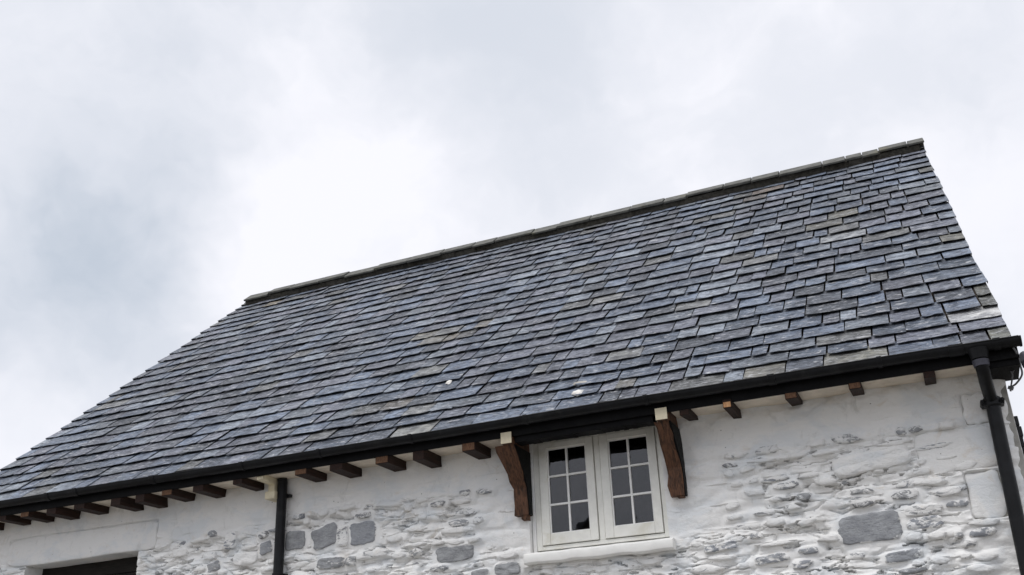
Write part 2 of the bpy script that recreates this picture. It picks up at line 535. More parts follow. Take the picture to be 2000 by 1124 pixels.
def wall_relief(x, z):
    """outward relief of the front wall (metres) at wall coordinates x, z (arrays)"""
    h = 0.030 * fbm(x * 0.9, z * 0.9, 3, 3) + 0.028 * fbm(x * 3.5, z * 5, 8, 4)
    x_true, x = x, x + 0.35 * fbm(x * 2.2, z * 2.2, 91, 3)
    top = np.where(x < -2.65, 3.50, np.where(x < -0.6, 3.62, np.where(x < -0.2, 3.1, np.where(x < 1.3, 2.95, np.where(x < 1.85, 3.0, 3.58)))))
    edge = 0.10 * fbm(x * 3, z * 3, 21, 3)
    rub = sstep(0.06, -0.06, z - top - edge) * sstep(3.48, 3.30, x + edge)
    x = x_true
    led = fbm(x * 6 + 1.5 * fbm(x * 2, z * 2, 55, 2), z * 17, 31, 4)
    h += rub * (0.034 * np.clip(led, -0.3, 0.3) + 0.010 * fbm(x * 14, z * 26, 41, 3))
    pk = fbm(x * 8 + 9 + fbm(x * 5, z * 9, 66, 2), z * 27, 61, 4)
    h -= rub * 0.045 * sstep(0.165, 0.205, pk)
    wx, wz = x + .06 * fbm(x * 6, z * 6, 14, 3), z + .035 * fbm(x * 7, z * 9, 15, 3)
    h += rub * 0.024 * cobbles(wx, wz, .25, .072, 4, .20) + (1 - .5 * rub) * 0.016 * cobbles(wx, wz, .42, .17, 9, .5) * sstep(3.92, 3.6, z)
    for (sx, sz, sw, sh, bare, _b, tilt) in STONES:
        m = (np.abs(x - sx) < sw * 1.1) & (np.abs(z - sz) < sh * 1.6)
        if not m.any():
            continue
        dx, dz = x[m] - sx, z[m] - sz
        u = (dx * math.cos(tilt) + dz * math.sin(tilt)) / (sw * .5 + .018)
        v = (-dx * math.sin(tilt) + dz * math.cos(tilt)) / (sh * .5 + .012)
        d = (np.abs(u) ** 3 + np.abs(v + 0.1) ** 3) ** (1 / 3)
        if bare >= .6 and sw * sh > .008:            # bare faces lie flush in a smooth mortar bed
            k = sstep(1.35, 1.05, d)
            h[m] = h[m] * (1 - k) + .004 * k
        h[m] += (0.012 + 0.006 * (1 - bare)) * sstep(1.35, 0.75, d)
    # the smooth dressed blocks and the lintel sit in shallow beds
    for bi, (x0, x1, z0, z1) in enumerate(QUOINS + [LINTEL]):
        inside = sstep(x0 - .015, x0 + .012, x) * sstep(x1 + .015, x1 - .012, x) * sstep(z0 - .015, z0 + .012, z) * sstep(z1 + .015, z1 - .012, z)
        h = h * (1 - inside) - (0.05, 0.018, 0.03, 0.035)[bi] * inside
    # rounded outer corner with uneven corner stones
    cor = np.clip((x - (WR - .14)) / .14, 0, 1)
    h += 0.05 * cor * fbm(x * 3, z * 9, 71, 3) - 0.06 * cor ** 3
    # rough mortar packed between the joists under the eaves
    pack = sstep(3.80, 3.93, z + 0.06 * fbm(x * 4, z * 4, 83, 3)) * np.where(x > 1.3, 1.0, np.where(x < -.2, .45, 0))
    h += pack * (0.045 + 0.10 * fbm(x * 5, z * 8, 87, 4))
    near = np.ones_like(h)
    for (x0, x1, z0, z1) in (WIN, DOOR):
        d = np.maximum(np.maximum(x0 - x, x - x1), np.maximum(z0 - z, z - z1))
        near = np.minimum(near, sstep(-0.01, 0.08, d))
    return h * (0.25 + 0.75 * near)


def build_wall():
    zs = list(np.arange(0, 2.3, 0.12)) + list(np.arange(2.3, 4.34, 0.0075))
    xs = list(np.arange(WL, WR + 1e-6, 0.0105)) + [WR]
    for (x0, x1, z0, z1) in (WIN, DOOR):
        for arr, vals in ((xs, (x0, x1)), (zs, (z0, z1))):
            for v in vals:
                i = int(np.argmin(np.abs(np.array(arr) - v)))
                arr[i] = v
    xs, zs = np.array(sorted(set(xs))), np.array(sorted(set(zs)))
    X, Z = np.meshgrid(xs, zs)
    H = wall_relief(X, Z)
    nx, nz = len(xs), len(zs)
    V = np.stack([X, -H, Z], -1).reshape(-1, 3)
    idx = np.arange(nx * nz).reshape(nz, nx)
    cx, cz = (xs[:-1] + xs[1:]) / 2, (zs[:-1] + zs[1:]) / 2
    CX, CZ = np.meshgrid(cx, cz)
    keep = np.ones_like(CX, bool)
    for (x0, x1, z0, z1) in (WIN, DOOR):
        keep &= ~((CX > x0) & (CX < x1) & (CZ > z0) & (CZ < z1))
    F = np.stack([idx[:-1, :-1], idx[:-1, 1:], idx[1:, 1:], idx[1:, :-1]], -1)[keep]
    faces = [tuple(f) for f in F.tolist()]
    verts = V.tolist()

    def strip(ids, depth):
        base = len(verts)
        for i in ids:
            verts.append([verts[i][0], depth, verts[i][2]])
        for k in range(len(ids) - 1):
            faces.append((ids[k], ids[k + 1], base + k + 1, base + k))
    for (x0, x1, z0, z1) in (WIN, DOOR):
        i0, i1 = int(np.argmin(np.abs(xs - x0))), int(np.argmin(np.abs(xs - x1)))
        k0, k1 = int(np.argmin(np.abs(zs - z0))), int(np.argmin(np.abs(zs - z1)))
        strip([int(idx[k, i0]) for k in range(k0, k1 + 1)], .45)
        strip([int(idx[k, i1]) for k in range(k0, k1 + 1)], .45)
        strip([int(idx[k1, i]) for i in range(i0, i1 + 1)], .45)
        strip([int(idx[k0, i]) for i in range(i0, i1 + 1)], .45)
    strip([int(idx[k, nx - 1]) for k in range(nz)], .5)
    strip([int(idx[k, 0]) for k in range(nz)], .5)
    strip([int(idx[nz - 1, i]) for i in range(nx)], .45)
    me = bpy.data.meshes.new('front_wall')
    me.from_pydata(verts, [], faces)
    return part(link('front_wall', me, M_LIME, None, True))


wall = build_wall()
wall['label'] = 'limewashed rubble stone front wall'


def of(parent, o):
    """sub-part: parent to a part of the house that itself sits in world space"""
    o.parent = parent
    o.matrix_parent_inverse = Matrix.Identity(4)
    return o


def wall_height(x, z):
    return float(wall_relief(np.array([x]), np.array([z]))[0])


def stone(sx, sz, w, h, bare, blue, tilt, big):
    n = 36 if big else 11
    rings = ((1.0, -.02), (.965, .65), (.86, .93), (.5, 1.0)) if big else ((1.0, -.3), (.86, .8), (.45, 1.0))
    prot = rs.uniform(.006, .009) if bare > .9 else rs.uniform(.014, .032)
    p = rs.uniform(2.6, 4.2) if big else rs.uniform(2.0, 3.2)
    jit = [1 + (rs.uniform(-.05, .05) if big else rs.uniform(-.22, .18)) for _ in range(n)]
    if big:
        ctrl = [rs.uniform(-.11, .09) for _ in range(9)]
        jit = [1 + ctrl[int(k * 9 / n) % 9] * .55 + rs.uniform(-.035, .035) for k in range(n)]
        p = 9.0 if w > .4 else rs.uniform(3.8, 7.0)
    base = wall_height(sx, sz) + .004
    cz0 = -.12 if not big else 0
    vs = []
    for (r, e) in rings:
        for k in range(n):
            a = 2 * math.pi * k / n + .2
            c, s = math.cos(a), math.sin(a)
            q = (abs(c) ** p + abs(s) ** p) ** (-1 / p) * jit[k] * r
            lx, lz = c * q * w / 2, s * q * h / 2 + cz0 * h * e * .5
            x = lx * math.cos(tilt) - lz * math.sin(tilt)
            z = lx * math.sin(tilt) + lz * math.cos(tilt)
            out = -.03 if e < 0 else prot * e * (1 + (1.1 if big else .35) * (vnoise(x * 22 + sx * 9, z * 40 + sz * 9, 77) - .5))
            vs.append((x, -float(out), z))
    c0 = len(vs)
    vs.append((0, -prot * 1.02, cz0 * h * .5))
    fs = []
    for r in range(len(rings) - 1):
        for k in range(n):
            fs.append((r * n + k, r * n + (k + 1) % n, (r + 1) * n + (k + 1) % n, (r + 1) * n + k))
    last = (len(rings) - 1) * n
    fs += [(last + k, last + (k + 1) % n, c0) for k in range(n)]
    me = bpy.data.meshes.new('stone')
    me.from_pydata(vs, [], fs)
    me.materials.append(M_STONE)
    me.polygons.foreach_set('use_smooth', [True] * len(me.polygons))
    sd = rs.random()
    rim = (.62, .72, .95, 1.0) if big else (1, 1, 1)
    point_colour(me, 'bare', [(bare * rim[min(i // n, len(rim) - 1)], sd, blue, 1) for i in range(len(vs))])
    o = bpy.data.objects.new('stone', me)
    scene.collection.objects.link(o)
    o.location = (sx, -base, sz)
    of(wall, o)
    return o


for i, s in enumerate(STONES):
    o = stone(*s, big=(i < N_NAMED and s[2] * s[3] > .012))
    if i < N_NAMED and s[4] >= .9 and s[2] > .2:
        o['label'] = 'bare grey stone showing through the limewash'


def block(name, x0, x1, z0, z1, y0, y1, seg=14):
    """dressed block with softly rounded, slightly wandering outline"""
    n = seg * 4
    cx, cz = (x0 + x1) / 2, (z0 + z1) / 2
    vs, fs = [], []
    rings = ((1.0, y1, 0), (1.0, y0 + .012, 0), (1.0, y0 + .004, .006), (1.0, y0, .016), (.7, y0 - .003, 0), (.3, y0 - .004, 0))
    for r, y, inset in rings:
        for k in range(n):
            a = 2 * math.pi * k / n
            c, s = math.cos(a), math.sin(a)
            q = (abs(c) ** 9 + abs(s) ** 9) ** (-1 / 9)
            wob = .006 * math.sin(5 * a + x0 * 9) + .004 * math.sin(9 * a + z0 * 5)
            vs.append((cx + (c * q * (x1 - x0) / 2 - c * (inset + wob)) * r, y, cz + (s * q * (z1 - z0) / 2 - s * (inset + wob)) * r))
    for r in range(len(rings) - 1):
        for k in range(n):
            fs.append((r * n + k, r * n + (k + 1) % n, (r + 1) * n + (k + 1) % n, (r + 1) * n + k))
    fs.append(tuple((len(rings) - 1) * n + k for k in range(n)))
    me = bpy.data.meshes.new(name)
    me.from_pydata(vs, [], fs)
    return of(wall, link(name, me, M_LIME, None, True))


for q in QUOINS:
    block('quoin', q[0], q[1], q[2], q[3], -.006, .1)
lintel = block('lintel', *LINTEL, -.012, .26, 24)
lintel['label'] = 'long whitewashed stone lintel over the dark opening'

# the rest of the shell: gable ends, back wall (never in view, but they keep the inside dark)
gable_poly = [(.02, 0), (YB - .02, 0), (YB - .02, EZ), (YR, ZR - .16), (.02, EZ + .41 * ST / CT - .16)]
m = MB(); m.prism_x(gable_poly, WR - .45, WR - .005); gr = hb(m, 'gable_wall', M_GABLE)
m = MB(); m.prism_x(gable_poly, WL + .005, WL + .45); hb(m, 'gable_wall', M_GABLE)
m = MB(); m.box(WL, WR, YB - .02, YB + .4, 0, EZ + .2); hb(m, 'back_wall', M_GABLE)
m = MB(); m.box(WL + .46, WR - .46, 3.2, 3.3, 0, 6.2); hb(m, 'inner_partition', M_ROOM)

# a few dark slabs that stand proud of the gable edge
for k in range(6):
    z = 3.16 + k * .085
    m = MB(); m.box(WR - .03, WR + .028 + .012 * rs.random(), .06 + .02 * k, .40, z, z + .075)
    o = of(gr, m.build('slab', M_FELT, None, False, .006))

# ---- roof: boarding, slates one by one, ridge
deck_n = -.060
m = MB()
for side in (1, -1):
    pts = [R(0, -.0, deck_n), R(0, L, deck_n), R(0, L, deck_n - .07), R(0, 0, deck_n - .07)]
    poly = [(y if side == 1 else 2 * YR - y, z) for _, y, z in pts]
    m.prism_x(poly, XL + .05, XR - .05)
for (a, b) in ((XL + .016, XL + .12), (XR - .12, XR - .022)):      # mortar bedding along the verges
    pts = [R(0, .0, -.145), R(0, L, -.145), R(0, L, -.036), R(0, .0, -.036)]
    m.prism_x([(y, z) for _, y, z in pts], a, b)
roof = hb(m, 'roof', M_DECK)
roof['label'] = 'steep roof of blue-grey riven slates'

COURSES = [-.02, .21, .42, .64, .88, 1.13, 1.38, 1.65, 1.90, 2.13, 2.38, 2.63, 2.88, 3.14, 3.42, 3.70, 3.98, 4.28, 4.57, 4.85, 5.12, 5.38, 5.64, 5.90, 6.15, 6.36, 6.56]
SPECIAL = [(3.80, .53, (.46, .455, .45)), (2.79, 3.19, (.28, .30, .32)), (-1.16, 2.73, (.30, .26, .19)), (-1.43, 2.51, (.17, .145, .105)), (-1.62, 2.42, (.18, .165, .13)),
           (-1.35, 2.40, (.085, .08, .075)), (1.92, 5.98, (.17, .115, .08)), (1.72, 5.80, (.13, .10, .08)), (-.99, .09, (.25, .25, .225)), (-1.37, .80, (.12, .10, .08)), (3.79, 2.38, (.15, .14, .10)),
           (2.91, 4.02, (.17, .155, .105)), (2.62, 3.9, (.14, .13, .09)), (.92, .33, (.18, .165, .135)), (2.7, .09, (.21, .20, .15)), (2.2, .09, (.20, .185, .14)), (-5.9, 5.9, (.26, .20, .11)),
           (-1.95, 2.65, (.19, .175, .13))]
sr = random.Random(23)


def slate_tint(x, s, ci):
    t = sr.random()
    if t < .40:
        c = (.100, .120, .156)          # blue-grey
    elif t < .68:
        c = (.118, .122, .145)          # purplish
    elif t < .86:
        c = (.165, .182, .205)          # pale grey-blue
    elif t < .965:
        c = (.070, .078, .094)          # dark
    else:
        c = (.135, .132, .124)          # brownish
    v = sr.uniform(.70, 1.55)
    c = (c[0] * v * .92, c[1] * v * .95, c[2] * v * 1.0)
    if ci >= len(COURSES) - 2:
        c = (.17 * v, .165 * v, .14 * v)  # mortar-smeared top course
    if x > XR - .25 and sr.random() < .4:
        c = (.115 * v, .115 * v, .10 * v)
    return c


def make_slate_geo(x0, x1, s0, gauge, ci):
    """returns vertices, faces and uv (metres) of one riven slate"""
    nx = 5
    t = sr.uniform(.005, .009)
    lift = sr.uniform(-.004, .006)
    tilt = sr.uniform(-.004, .004)
    head = gauge + .10
    drop = .023 / gauge
    w = x1 - x0
    skew = sr.uniform(-.004, .004)
    rag = .002 if sr.random() < .7 else .007
    tail = [s0 + sr.uniform(-rag, rag) + skew * (k / nx - .5) * 2 for k in range(nx + 1)]
    for k in (0, nx):
        q = sr.random()
        tail[k] += sr.uniform(.012, .035) if q < .10 else sr.uniform(0, .008)
    e0, e1 = sr.uniform(-.006, .006), sr.uniform(-.006, .006)
    rows = (0.0, .42 * gauge, head)
    V, UV = [], []
    ox, oy = sr.uniform(0, 50), sr.uniform(0, 50)
    for r, ds in enumerate(rows):
        for k in range(nx + 1):
            f = k / nx
            x = x0 + f * w + (e0 * (1 - f) + e1 * f) * (1 - r * .5)
            s = tail[k] if r == 0 else s0 + ds
            n = lift + tilt * (f - .5) * 2 - drop * (s - s0) + (sr.uniform(-.0032, .0032) if r < 2 else 0)
            V.append((x, s, n))
            UV.append((x - x0 + ox, s - s0 + oy))
    c = nx + 1
    F = []
    for r in range(2):
        for k in range(nx):
            F.append((r * c + k, r * c + k + 1, (r + 1) * c + k + 1, (r + 1) * c + k))
    b = len(V)
    verge = x0 < XL + .06 or x1 > XR - .06
    for back, th in ((.0, t * .75), (.11, t)):   # tail edge, then the underside running back up into the gap
        for k in range(nx + 1):
            x, s, n = V[k]
            s2 = s + back + sr.uniform(.002, .007)
            V.append((x, s2, n - th * sr.uniform(.85, 1.15) - drop * (s2 - s)))
            UV.append((UV[k][0], UV[k][1] - .03 + back))
    for k in range(nx):
        F.append((b + k, b + k + 1, k + 1, k))
        F.append((b + c + k, b + c + k + 1, b + k + 1, b + k))
    for k, flip in ((0, False), (nx, True)):     # the two long edges
        b2 = len(V)
        deep = .028 if verge else t
        for r in range(0, 3):
            x, s, n = V[r * c + k]
            V.append((x + (-.003 if flip else .003), s + (.004 if r == 0 else 0), n - deep))
            UV.append((UV[r * c + k][0] + .02, UV[r * c + k][1]))
        for r in range(2):
            q = (r * c + k, (r + 1) * c + k, b2 + r + 1, b2 + r)
            F.append(q if not flip else q[::-1])
    return V, F, UV


def shown(x0, x1, s0, s1):
    """size in the photograph of a patch of the roof (0 when out of frame)"""
    P = []
    for x, s in ((x0, s0), (x1, s0), (x1, s1), (x0, s1)):
        d = Vector(R(x, s, 0)) - CAM
        k = d.dot(FWD)
        P.append((d.dot(RIGHT) / k * FPX, d.dot(DOWN) / k * FPX))
    mx = sum(p[0] for p in P) / 4
    if not -.5 < mx < .5:
        return 0.0
    return abs(sum(P[i][0] * P[(i + 1) % 4][1] - P[(i + 1) % 4][0] * P[i][1] for i in range(4))) / 2


slates = []
for ci in range(len(COURSES) - 1):
    s0, gauge = COURSES[ci], COURSES[ci + 1] - COURSES[ci]
    x = XL + sr.uniform(-.008, .008)
    xend = XR + sr.uniform(-.008, .008)
    first = True
    while x < xend - .05:
        w = sr.choice((.15, .20, .24, .27, .29, .31, .34, .37, .44)) * sr.uniform(.9, 1.1)
        if first and ci % 2:
            w *= .6
        first = False
        x1 = min(x + w, xend)
        if xend - x1 < (.30 if ci in (1, 2) else .10):
            x1 = xend
        gap = sr.uniform(.009, .017)
        wave = .010 * math.sin(x * 1.1 + ci * .5) + .004 * math.sin(x * 3.1 + ci * .6)
        slates.append([x, x1 - gap, s0 + wave, gauge, ci, slate_tint(x, s0, ci)])
        x = x1
for (px, ps, col) in SPECIAL:
    best = min(slates, key=lambda q: ((q[0] + q[1]) / 2 - px) ** 2 + (2 * (q[2] + q[3] / 2 - ps)) ** 2)
    best[5] = tuple(q * .55 + .45 * sum(col) / 3 for q in col)
order = sorted(range(len(slates)), key=lambda i: -shown(slates[i][0], slates[i][1], slates[i][2], slates[i][2] + slates[i][3]))
single = set(order[:300])


def slate_mesh(name, V, F, UV, cols):
    me = bpy.data.meshes.new(name)
    me.from_pydata(V, [], F)
    uvl = me.uv_layers.new(name='uv')
    li = np.zeros(len(me.loops), dtype=np.int32)
    me.loops.foreach_get('vertex_index', li)
    uvl.data.foreach_set('uv', np.asarray(UV, dtype=np.float32)[li].ravel())
    point_colour(me, 'tint', cols)
    me.materials.append(M_SLATE)
    return me


BV, BF, BUV, BC = [], [], [], []
for i, (x0, x1, s0, gauge, ci, col) in enumerate(slates):
    V, F, UV = make_slate_geo(x0, x1, s0, gauge, ci)
    if i in single:
        cx = (x0 + x1) / 2
        origin = Vector(R(cx, s0, 0))
        me = slate_mesh('slate', [tuple(Vector(R(*p)) - origin) for p in V], F, UV, [tuple(col) + (1,)] * len(V))
        o = bpy.data.objects.new('slate', me)
        scene.collection.objects.link(o)
        o.location = origin
        of(roof, o)
    else:
        o0 = len(BV)
        BV += [R(*p) for p in V]
        BF += [tuple(k + o0 for k in f) for f in F]
        BUV += UV
        BC += [tuple(col) + (1,)] * len(V)
rest = bpy.data.objects.new('slates', slate_mesh('slates', BV, BF, BUV, BC))
scene.collection.objects.link(rest)
of(roof, rest)
rest['kind'] = 'stuff'

# back slope: one plain slated sheet (only its edge could ever be seen)
m = MB()
pts = [R(0, -.05, -.05), R(0, L, -.05), R(0, L, -.01), R(0, -.05, -.01)]
m.prism_x([(2 * YR - y, z) for _, y, z in pts], XL, XR)
of(roof, m.build('back_slope', M_FARROOF))

# ridge: bedded stone ridge pieces
m = MB()
bed = [R(0, L - .165, -.05), R(0, L - .145, .052), R(0, L + .02, .06)]
poly = [(y, z) for _, y, z in bed] + [(2 * YR - y, z) for _, y, z in reversed(bed)]
nseg = 60
for k in range(nseg):
    a, b = XL + .10 + (XR - XL - .16) * k / nseg, XL + .10 + (XR - XL - .16) * (k + 1) / nseg
    j = sr.uniform(-.012, .012)
    m.prism_x([(y + (j if q in (0, 1) else 0), z) for q, (y, z) in enumerate(poly)], a + .0005, b - .0005)
of(roof, m.build('ridge_bedding', M_BED))
x = XR + .01
joints = [3.72, 3.36, 3.15, 2.94, 2.64]
while x > XL + .12:
    if joints:
        x0 = joints.pop(0)
    else:
        x0 = x - sr.uniform(.30, .62)
    x0 = max(x0, XL + .10)
    if x0 - XL - .10 < .2:
        x0 = XL + .10
    dn = sr.uniform(-.012, .014)
    dl = sr.uniform(-.02, .02)
    thk = sr.uniform(.028, .04)
    out = [R(0, L - .185 + dl, .064 + dn), R(0, L - .18 + dl, .064 + thk + dn)]
    top = [(YR - .02, R(0, L, .062 + thk + dn)[2] + .03), (YR + .02, R(0, L, .062 + thk + dn)[2] + .03)]
    poly = [(y, z) for _, y, z in out] + top + [(2 * YR - y, z) for _, y, z in reversed(out)] + [(YR, R(0, L, .05)[2])]
    m = MB(); m.prism_x(poly, x0 + .006, x - .006)
    o = of(roof, m.build('ridge_tile', M_RIDGE, None, False, .008))
    x = x0

# ---- eaves: fascia, soffit, joist ends
m = MB(); m.box(WL - .12, WR + .10, -.360, -.338, 3.945, 4.085)
fascia = hb(m, 'fascia', M_FASCIA, False, .003)
for (a, b) in ((WL - .1, -.15), (1.352, WR)):
    m = MB(); m.box(a, b, -.337, .02, 3.966, 3.984)
    hb(m, 'soffit', M_SOFFIT)
m = MB(); 
for k in range(30):
    a, b = -.005 + 1.215 * k / 30, -.005 + 1.215 * (k + 1) / 30
    m.box(a, b, -.332, -.20, 3.896 + rs.uniform(-.003, .003), 4.10)
hb(m, 'trimmer_beam', M_FASCIA)
m = MB(); m.box(-.035, 1.16, -.03, .3, 4.004, 4.13); hb(m, 'window_head_beam', M_DARKWOOD, False, .006)

JOISTS = [(-6.74, -6.61), (-6.38, -6.25), (-5.97, -5.84), (-5.65, -5.51), (-5.287, -5.14), (-4.91, -4.76), (-4.42, -4.28), (-4.11, -3.985), (-3.78, -3.64), (-3.405, -3.27),
          (-2.932, -2.80), (-2.23, -2.08), (-1.84, -1.70), (-1.36, -1.22), (-.985, -.86), (-.50, -.365), (1.44, 1.53), (1.79, 1.88), (2.266, 2.375), (2.735, 2.84), (3.27, 3.37)]
for k, (a, b) in enumerate(JOISTS):
    fresh = abs(a - 1.79) < .01
    a, b = a + rs.uniform(0, .014), b - rs.uniform(0, .018)
    lo = 3.884 + rs.uniform(-.02, .02)
    back = .03
    if a > 1.3:
        lo = 3.897
    front = -.352
    if fresh:
        front = -.385
    elif a == 1.44:
        front, lo = -.25, 3.85
    sk = rs.uniform(-.012, .012)
    m = MB()
    m.add([(a, front, lo), (b, front, lo), (b + sk, back, lo + rs.uniform(-.006, .01)), (a + sk, back, lo), (a, front, 3.9655), (b, front, 3.9655), (b + sk, back, 3.9655), (a + sk, back, 3.9655)],
          [(0, 3, 2, 1), (4, 5, 6, 7), (0, 1, 5, 4), (1, 2, 6, 5), (2, 3, 7, 6), (3, 0, 4, 7)])
    if not fresh and front < -.3:                   # ends sit under the fascia, notched round it
        m = MB()
        prof = [(-.3615, lo), (back, lo + (.045 if a > 1.3 else .004)), (back, 3.9655), (-.337, 3.9655), (-.337, 3.944), (-.3615, 3.944)]
        m.prism_x(prof, a, b)
    j = hb(m, 'joist', M_JOIST, False, .004)
    if k in (3, 8, 11, 13, 15, 18, 19):            # weathered, paler end grain
        m = MB(); m.box(a + .005, b - .005, -.3645, -.3610, lo + .005, 3.9435)
        of(j, m.build('end_grain', M_ENDGRAIN, None, False, .001))
    if fresh:
        m = MB(); m.box(a + .004, b - .004, front - .004, front + .001, lo + .004, 3.943)
        of(j, m.build('end_grain', M_PINE, None, False, .002))['label'] = 'freshly cut orange joist end'

# cream-painted bracket by the left downpipe
m = MB()
m.prism_x([(-.337, 3.915), (-.15, 3.905), (-.15, 3.84), (-.02, 3.83), (.03, 3.83), (.03, 3.9655), (-.337, 3.9655)], -2.665, -2.595)
cb = hb(m, 'cream_bracket', M_CREAM, False, .004)
m = MB(); m.box(-2.685, -2.575, -.17, .0, 3.765, 3.838); of(cb, m.build('bracket_foot', M_CREAM, None, False, .006))

# ---- timber brackets either side of the window
for (a, b, seed) in ((-.145, -.024, 1), (1.218, 1.338, 2)):
    br = random.Random(seed)
    front = [(-.068, 3.335), (-.075, 3.42), (-.078, 3.50), (-.085, 3.56), (-.118, 3.618), (-.162, 3.676), (-.208, 3.734), (-.254, 3.79), (-.298, 3.842), (-.335, 3.884)]
    cols = 4
    vs, fs = [], []
    for k in range(cols + 1):
        f = k / cols
        edge = 1 if k in (0, cols) else 0
        for (y, z) in front:
            fl = -.055 * (1 - f) * min(1, max(0, (z - 3.56) / .30)) if seed == 1 else 0
            vs.append((a + (b - a) * f + fl + br.uniform(-.009, .009) * edge, y + br.uniform(-.005, .005) + edge * .006, z))
    nf = len(front)
    for k in range(cols):
        for i in range(nf - 1):
            fs.append((k * nf + i, (k + 1) * nf + i, (k + 1) * nf + i + 1, k * nf + i + 1))
    base = len(vs)
    for x in (a, b):                                # the two cheeks back to the wall
        for (y, z) in front:
            fl = -.055 * min(1, max(0, (z - 3.56) / .30)) if seed == 1 and x == a else 0
            vs.append((x + fl, .03, z))
    for i in range(nf - 1):
        fs.append((i, i + 1, base + i + 1, base + i))
        fs.append((cols * nf + i, base + nf + i, base + nf + i + 1, cols * nf + i + 1))
    fs.append(tuple([k * nf for k in range(cols + 1)] + [base + nf, base]))
    side = MB()                                     # added black plate: shade of the right-hand side put into its colour
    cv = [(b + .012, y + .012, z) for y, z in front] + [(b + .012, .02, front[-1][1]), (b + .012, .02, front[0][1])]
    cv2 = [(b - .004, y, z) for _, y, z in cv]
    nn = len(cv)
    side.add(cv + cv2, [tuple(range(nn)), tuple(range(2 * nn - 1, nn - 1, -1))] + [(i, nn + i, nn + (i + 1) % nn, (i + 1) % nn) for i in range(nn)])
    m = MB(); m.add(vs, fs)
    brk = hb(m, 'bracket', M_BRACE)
    of(brk, side.build('shade_cheek', M_FASCIA))
    brk['label'] = 'curved brown timber bracket beside the window'
    m = MB(); m.box(a + .03, b + .004, -.375, .03, 3.885, 3.984)
    beam = of(brk, m.build('beam', M_BRACE, None, False, .004))
    m = MB(); m.box(a + .028, b + .006, -.379, -.372, 3.886, 3.983)
    of(brk, m.build('beam_end', M_CREAM, None, False, .002))['label'] = 'cream painted beam end'
    m = MB()                                        # splintered foot
    m.prism_x([(-.055, 3.30 if seed == 1 else 3.325), (.02, 3.29 if seed == 1 else 3.32), (.02, 3.40), (-.066, 3.40)], a + .055, b - .008)
    of(brk, m.build('bracket_foot', M_BRACE, None, False, .005))

# ---- gutter
GZ, GY, GR = 4.066, -.4165, .0545


def gutter_section(r_out, r_in, a0=180, a1=360, n=16):
    o = [(GY + r_out * math.cos(math.radians(t)), GZ + r_out * math.sin(math.radians(t))) for t in np.linspace(a0, a1, n)]
    i = [(GY + r_in * math.cos(math.radians(t)), GZ + r_in * math.sin(math.radians(t))) for t in np.linspace(a1, a0, n)]
    return o + i


m = MB()
gx = np.linspace(XL - .05, XR + .03, 40)
sec = gutter_section(GR, GR - .004)
ns = len(sec)
vs = []
for x in gx:
    sag = .004 * math.sin(x * .9) + .002 * math.sin(x * 2.7)
    vs += [(x, y, z + sag) for y, z in sec]
fs = []
for k in range(len(gx) - 1):
    for i in range(ns):
        fs.append((k * ns + i, (k + 1) * ns + i, (k + 1) * ns + (i + 1) % ns, k * ns + (i + 1) % ns))
m.add(vs, fs)
m.tube([(x, GY - GR, GZ + .003 + .004 * math.sin(x * .9) + .002 * math.sin(x * 2.7)) for x in gx], .006, 8)
gutter = hb(m, 'gutter', M_BLACK, True)
gutter['label'] = 'black half-round gutter along the eaves'
for x, w in ((-5.198, .05), (-4.818, .05), (-3.828, .06), (-2.76, .04), (-1.9, .035), (-.95, .035), (.15, .035), (1.2, .035), (2.204, .055), (3.0, .035), (3.53, .10), (3.80, .05)):
    sag = .004 * math.sin(x * .9) + .002 * math.sin(x * 2.7)
    m = MB(); m.prism_x([(y, z + sag + (.004 if z >= GZ - .001 else 0)) for y, z in gutter_section(GR + .006, GR - .002, 174, 366)], x - w / 2, x + w / 2)
    m.box(x - w / 2, x + w / 2, GY - GR - .011, GY - GR + .004, GZ - .006 + sag, GZ + .012 + sag)
    of(gutter, m.build('gutter_clip', M_BLACK, None, False, .002))
m = MB(); m.prism_x([(GY + (GR + .008) * math.cos(math.radians(t)), GZ + (GR + .008) * math.sin(math.radians(t))) for t in np.linspace(180, 360, 16)], XR + .03, XR + .045)
of(gutter, m.build('stop_end', M_BLACK, None, False, .002))


# ---- downpipes
m = MB()
px = -2.552
m.tube([(px, -.075, .15), (px + .005, -.075, 3.0), (px, -.078, 3.60), (px + .004, -.085, 3.93), (px + .006, -.10, 3.964)], .047, 16)
dl = hb(m, 'downpipe', M_BLACK, True)
dl['label'] = 'left black downpipe'
for z in (1.2, 3.06, 3.80):
    m = MB(); m.tube([(px, -.075, z - .018), (px, -.075, z + .018)], .053, 16); m.box(px - .075, px + .075, -.06, -.015, z - .014, z + .014)
    of(dl, m.build('pipe_clip', M_BLACK, None, True, .002))

m = MB()
qx = 3.672
m.tube([(qx, GY, 4.03), (qx, GY, 3.955)], [.075, .058], 18)
m.tube([(qx, GY, 3.955), (qx, GY + .002, 3.905), (qx + .003, GY + .02, 3.872), (qx + .008, -.30, 3.82), (qx + .02, -.17, 3.765), (qx + .028, -.11, 3.735), (qx + .03, -.095, 3.70), (qx + .03, -.095, 3.66)], .046, 18)
m.tube([(qx + .03, -.095, 3.69), (qx - .005, -.095, 2.5), (qx - .05, -.095, .12)], .05, 18)
dr = hb(m, 'downpipe', M_BLACK, True)
dr['label'] = 'right black downpipe with swan neck below the gutter outlet'
m = MB(); m.tube([(qx, GY, 3.945), (qx, GY, 3.90)], [.058, .053], 18); of(dr, m.build('outlet_collar', M_PIPE2, None, True))
m = MB()
m.tube([(qx + .03, -.095, 3.755), (qx + .03, -.095, 3.745), (qx + .03, -.095, 3.69), (qx + .03, -.095, 3.68)], [.052, .062, .062, .052], 18)
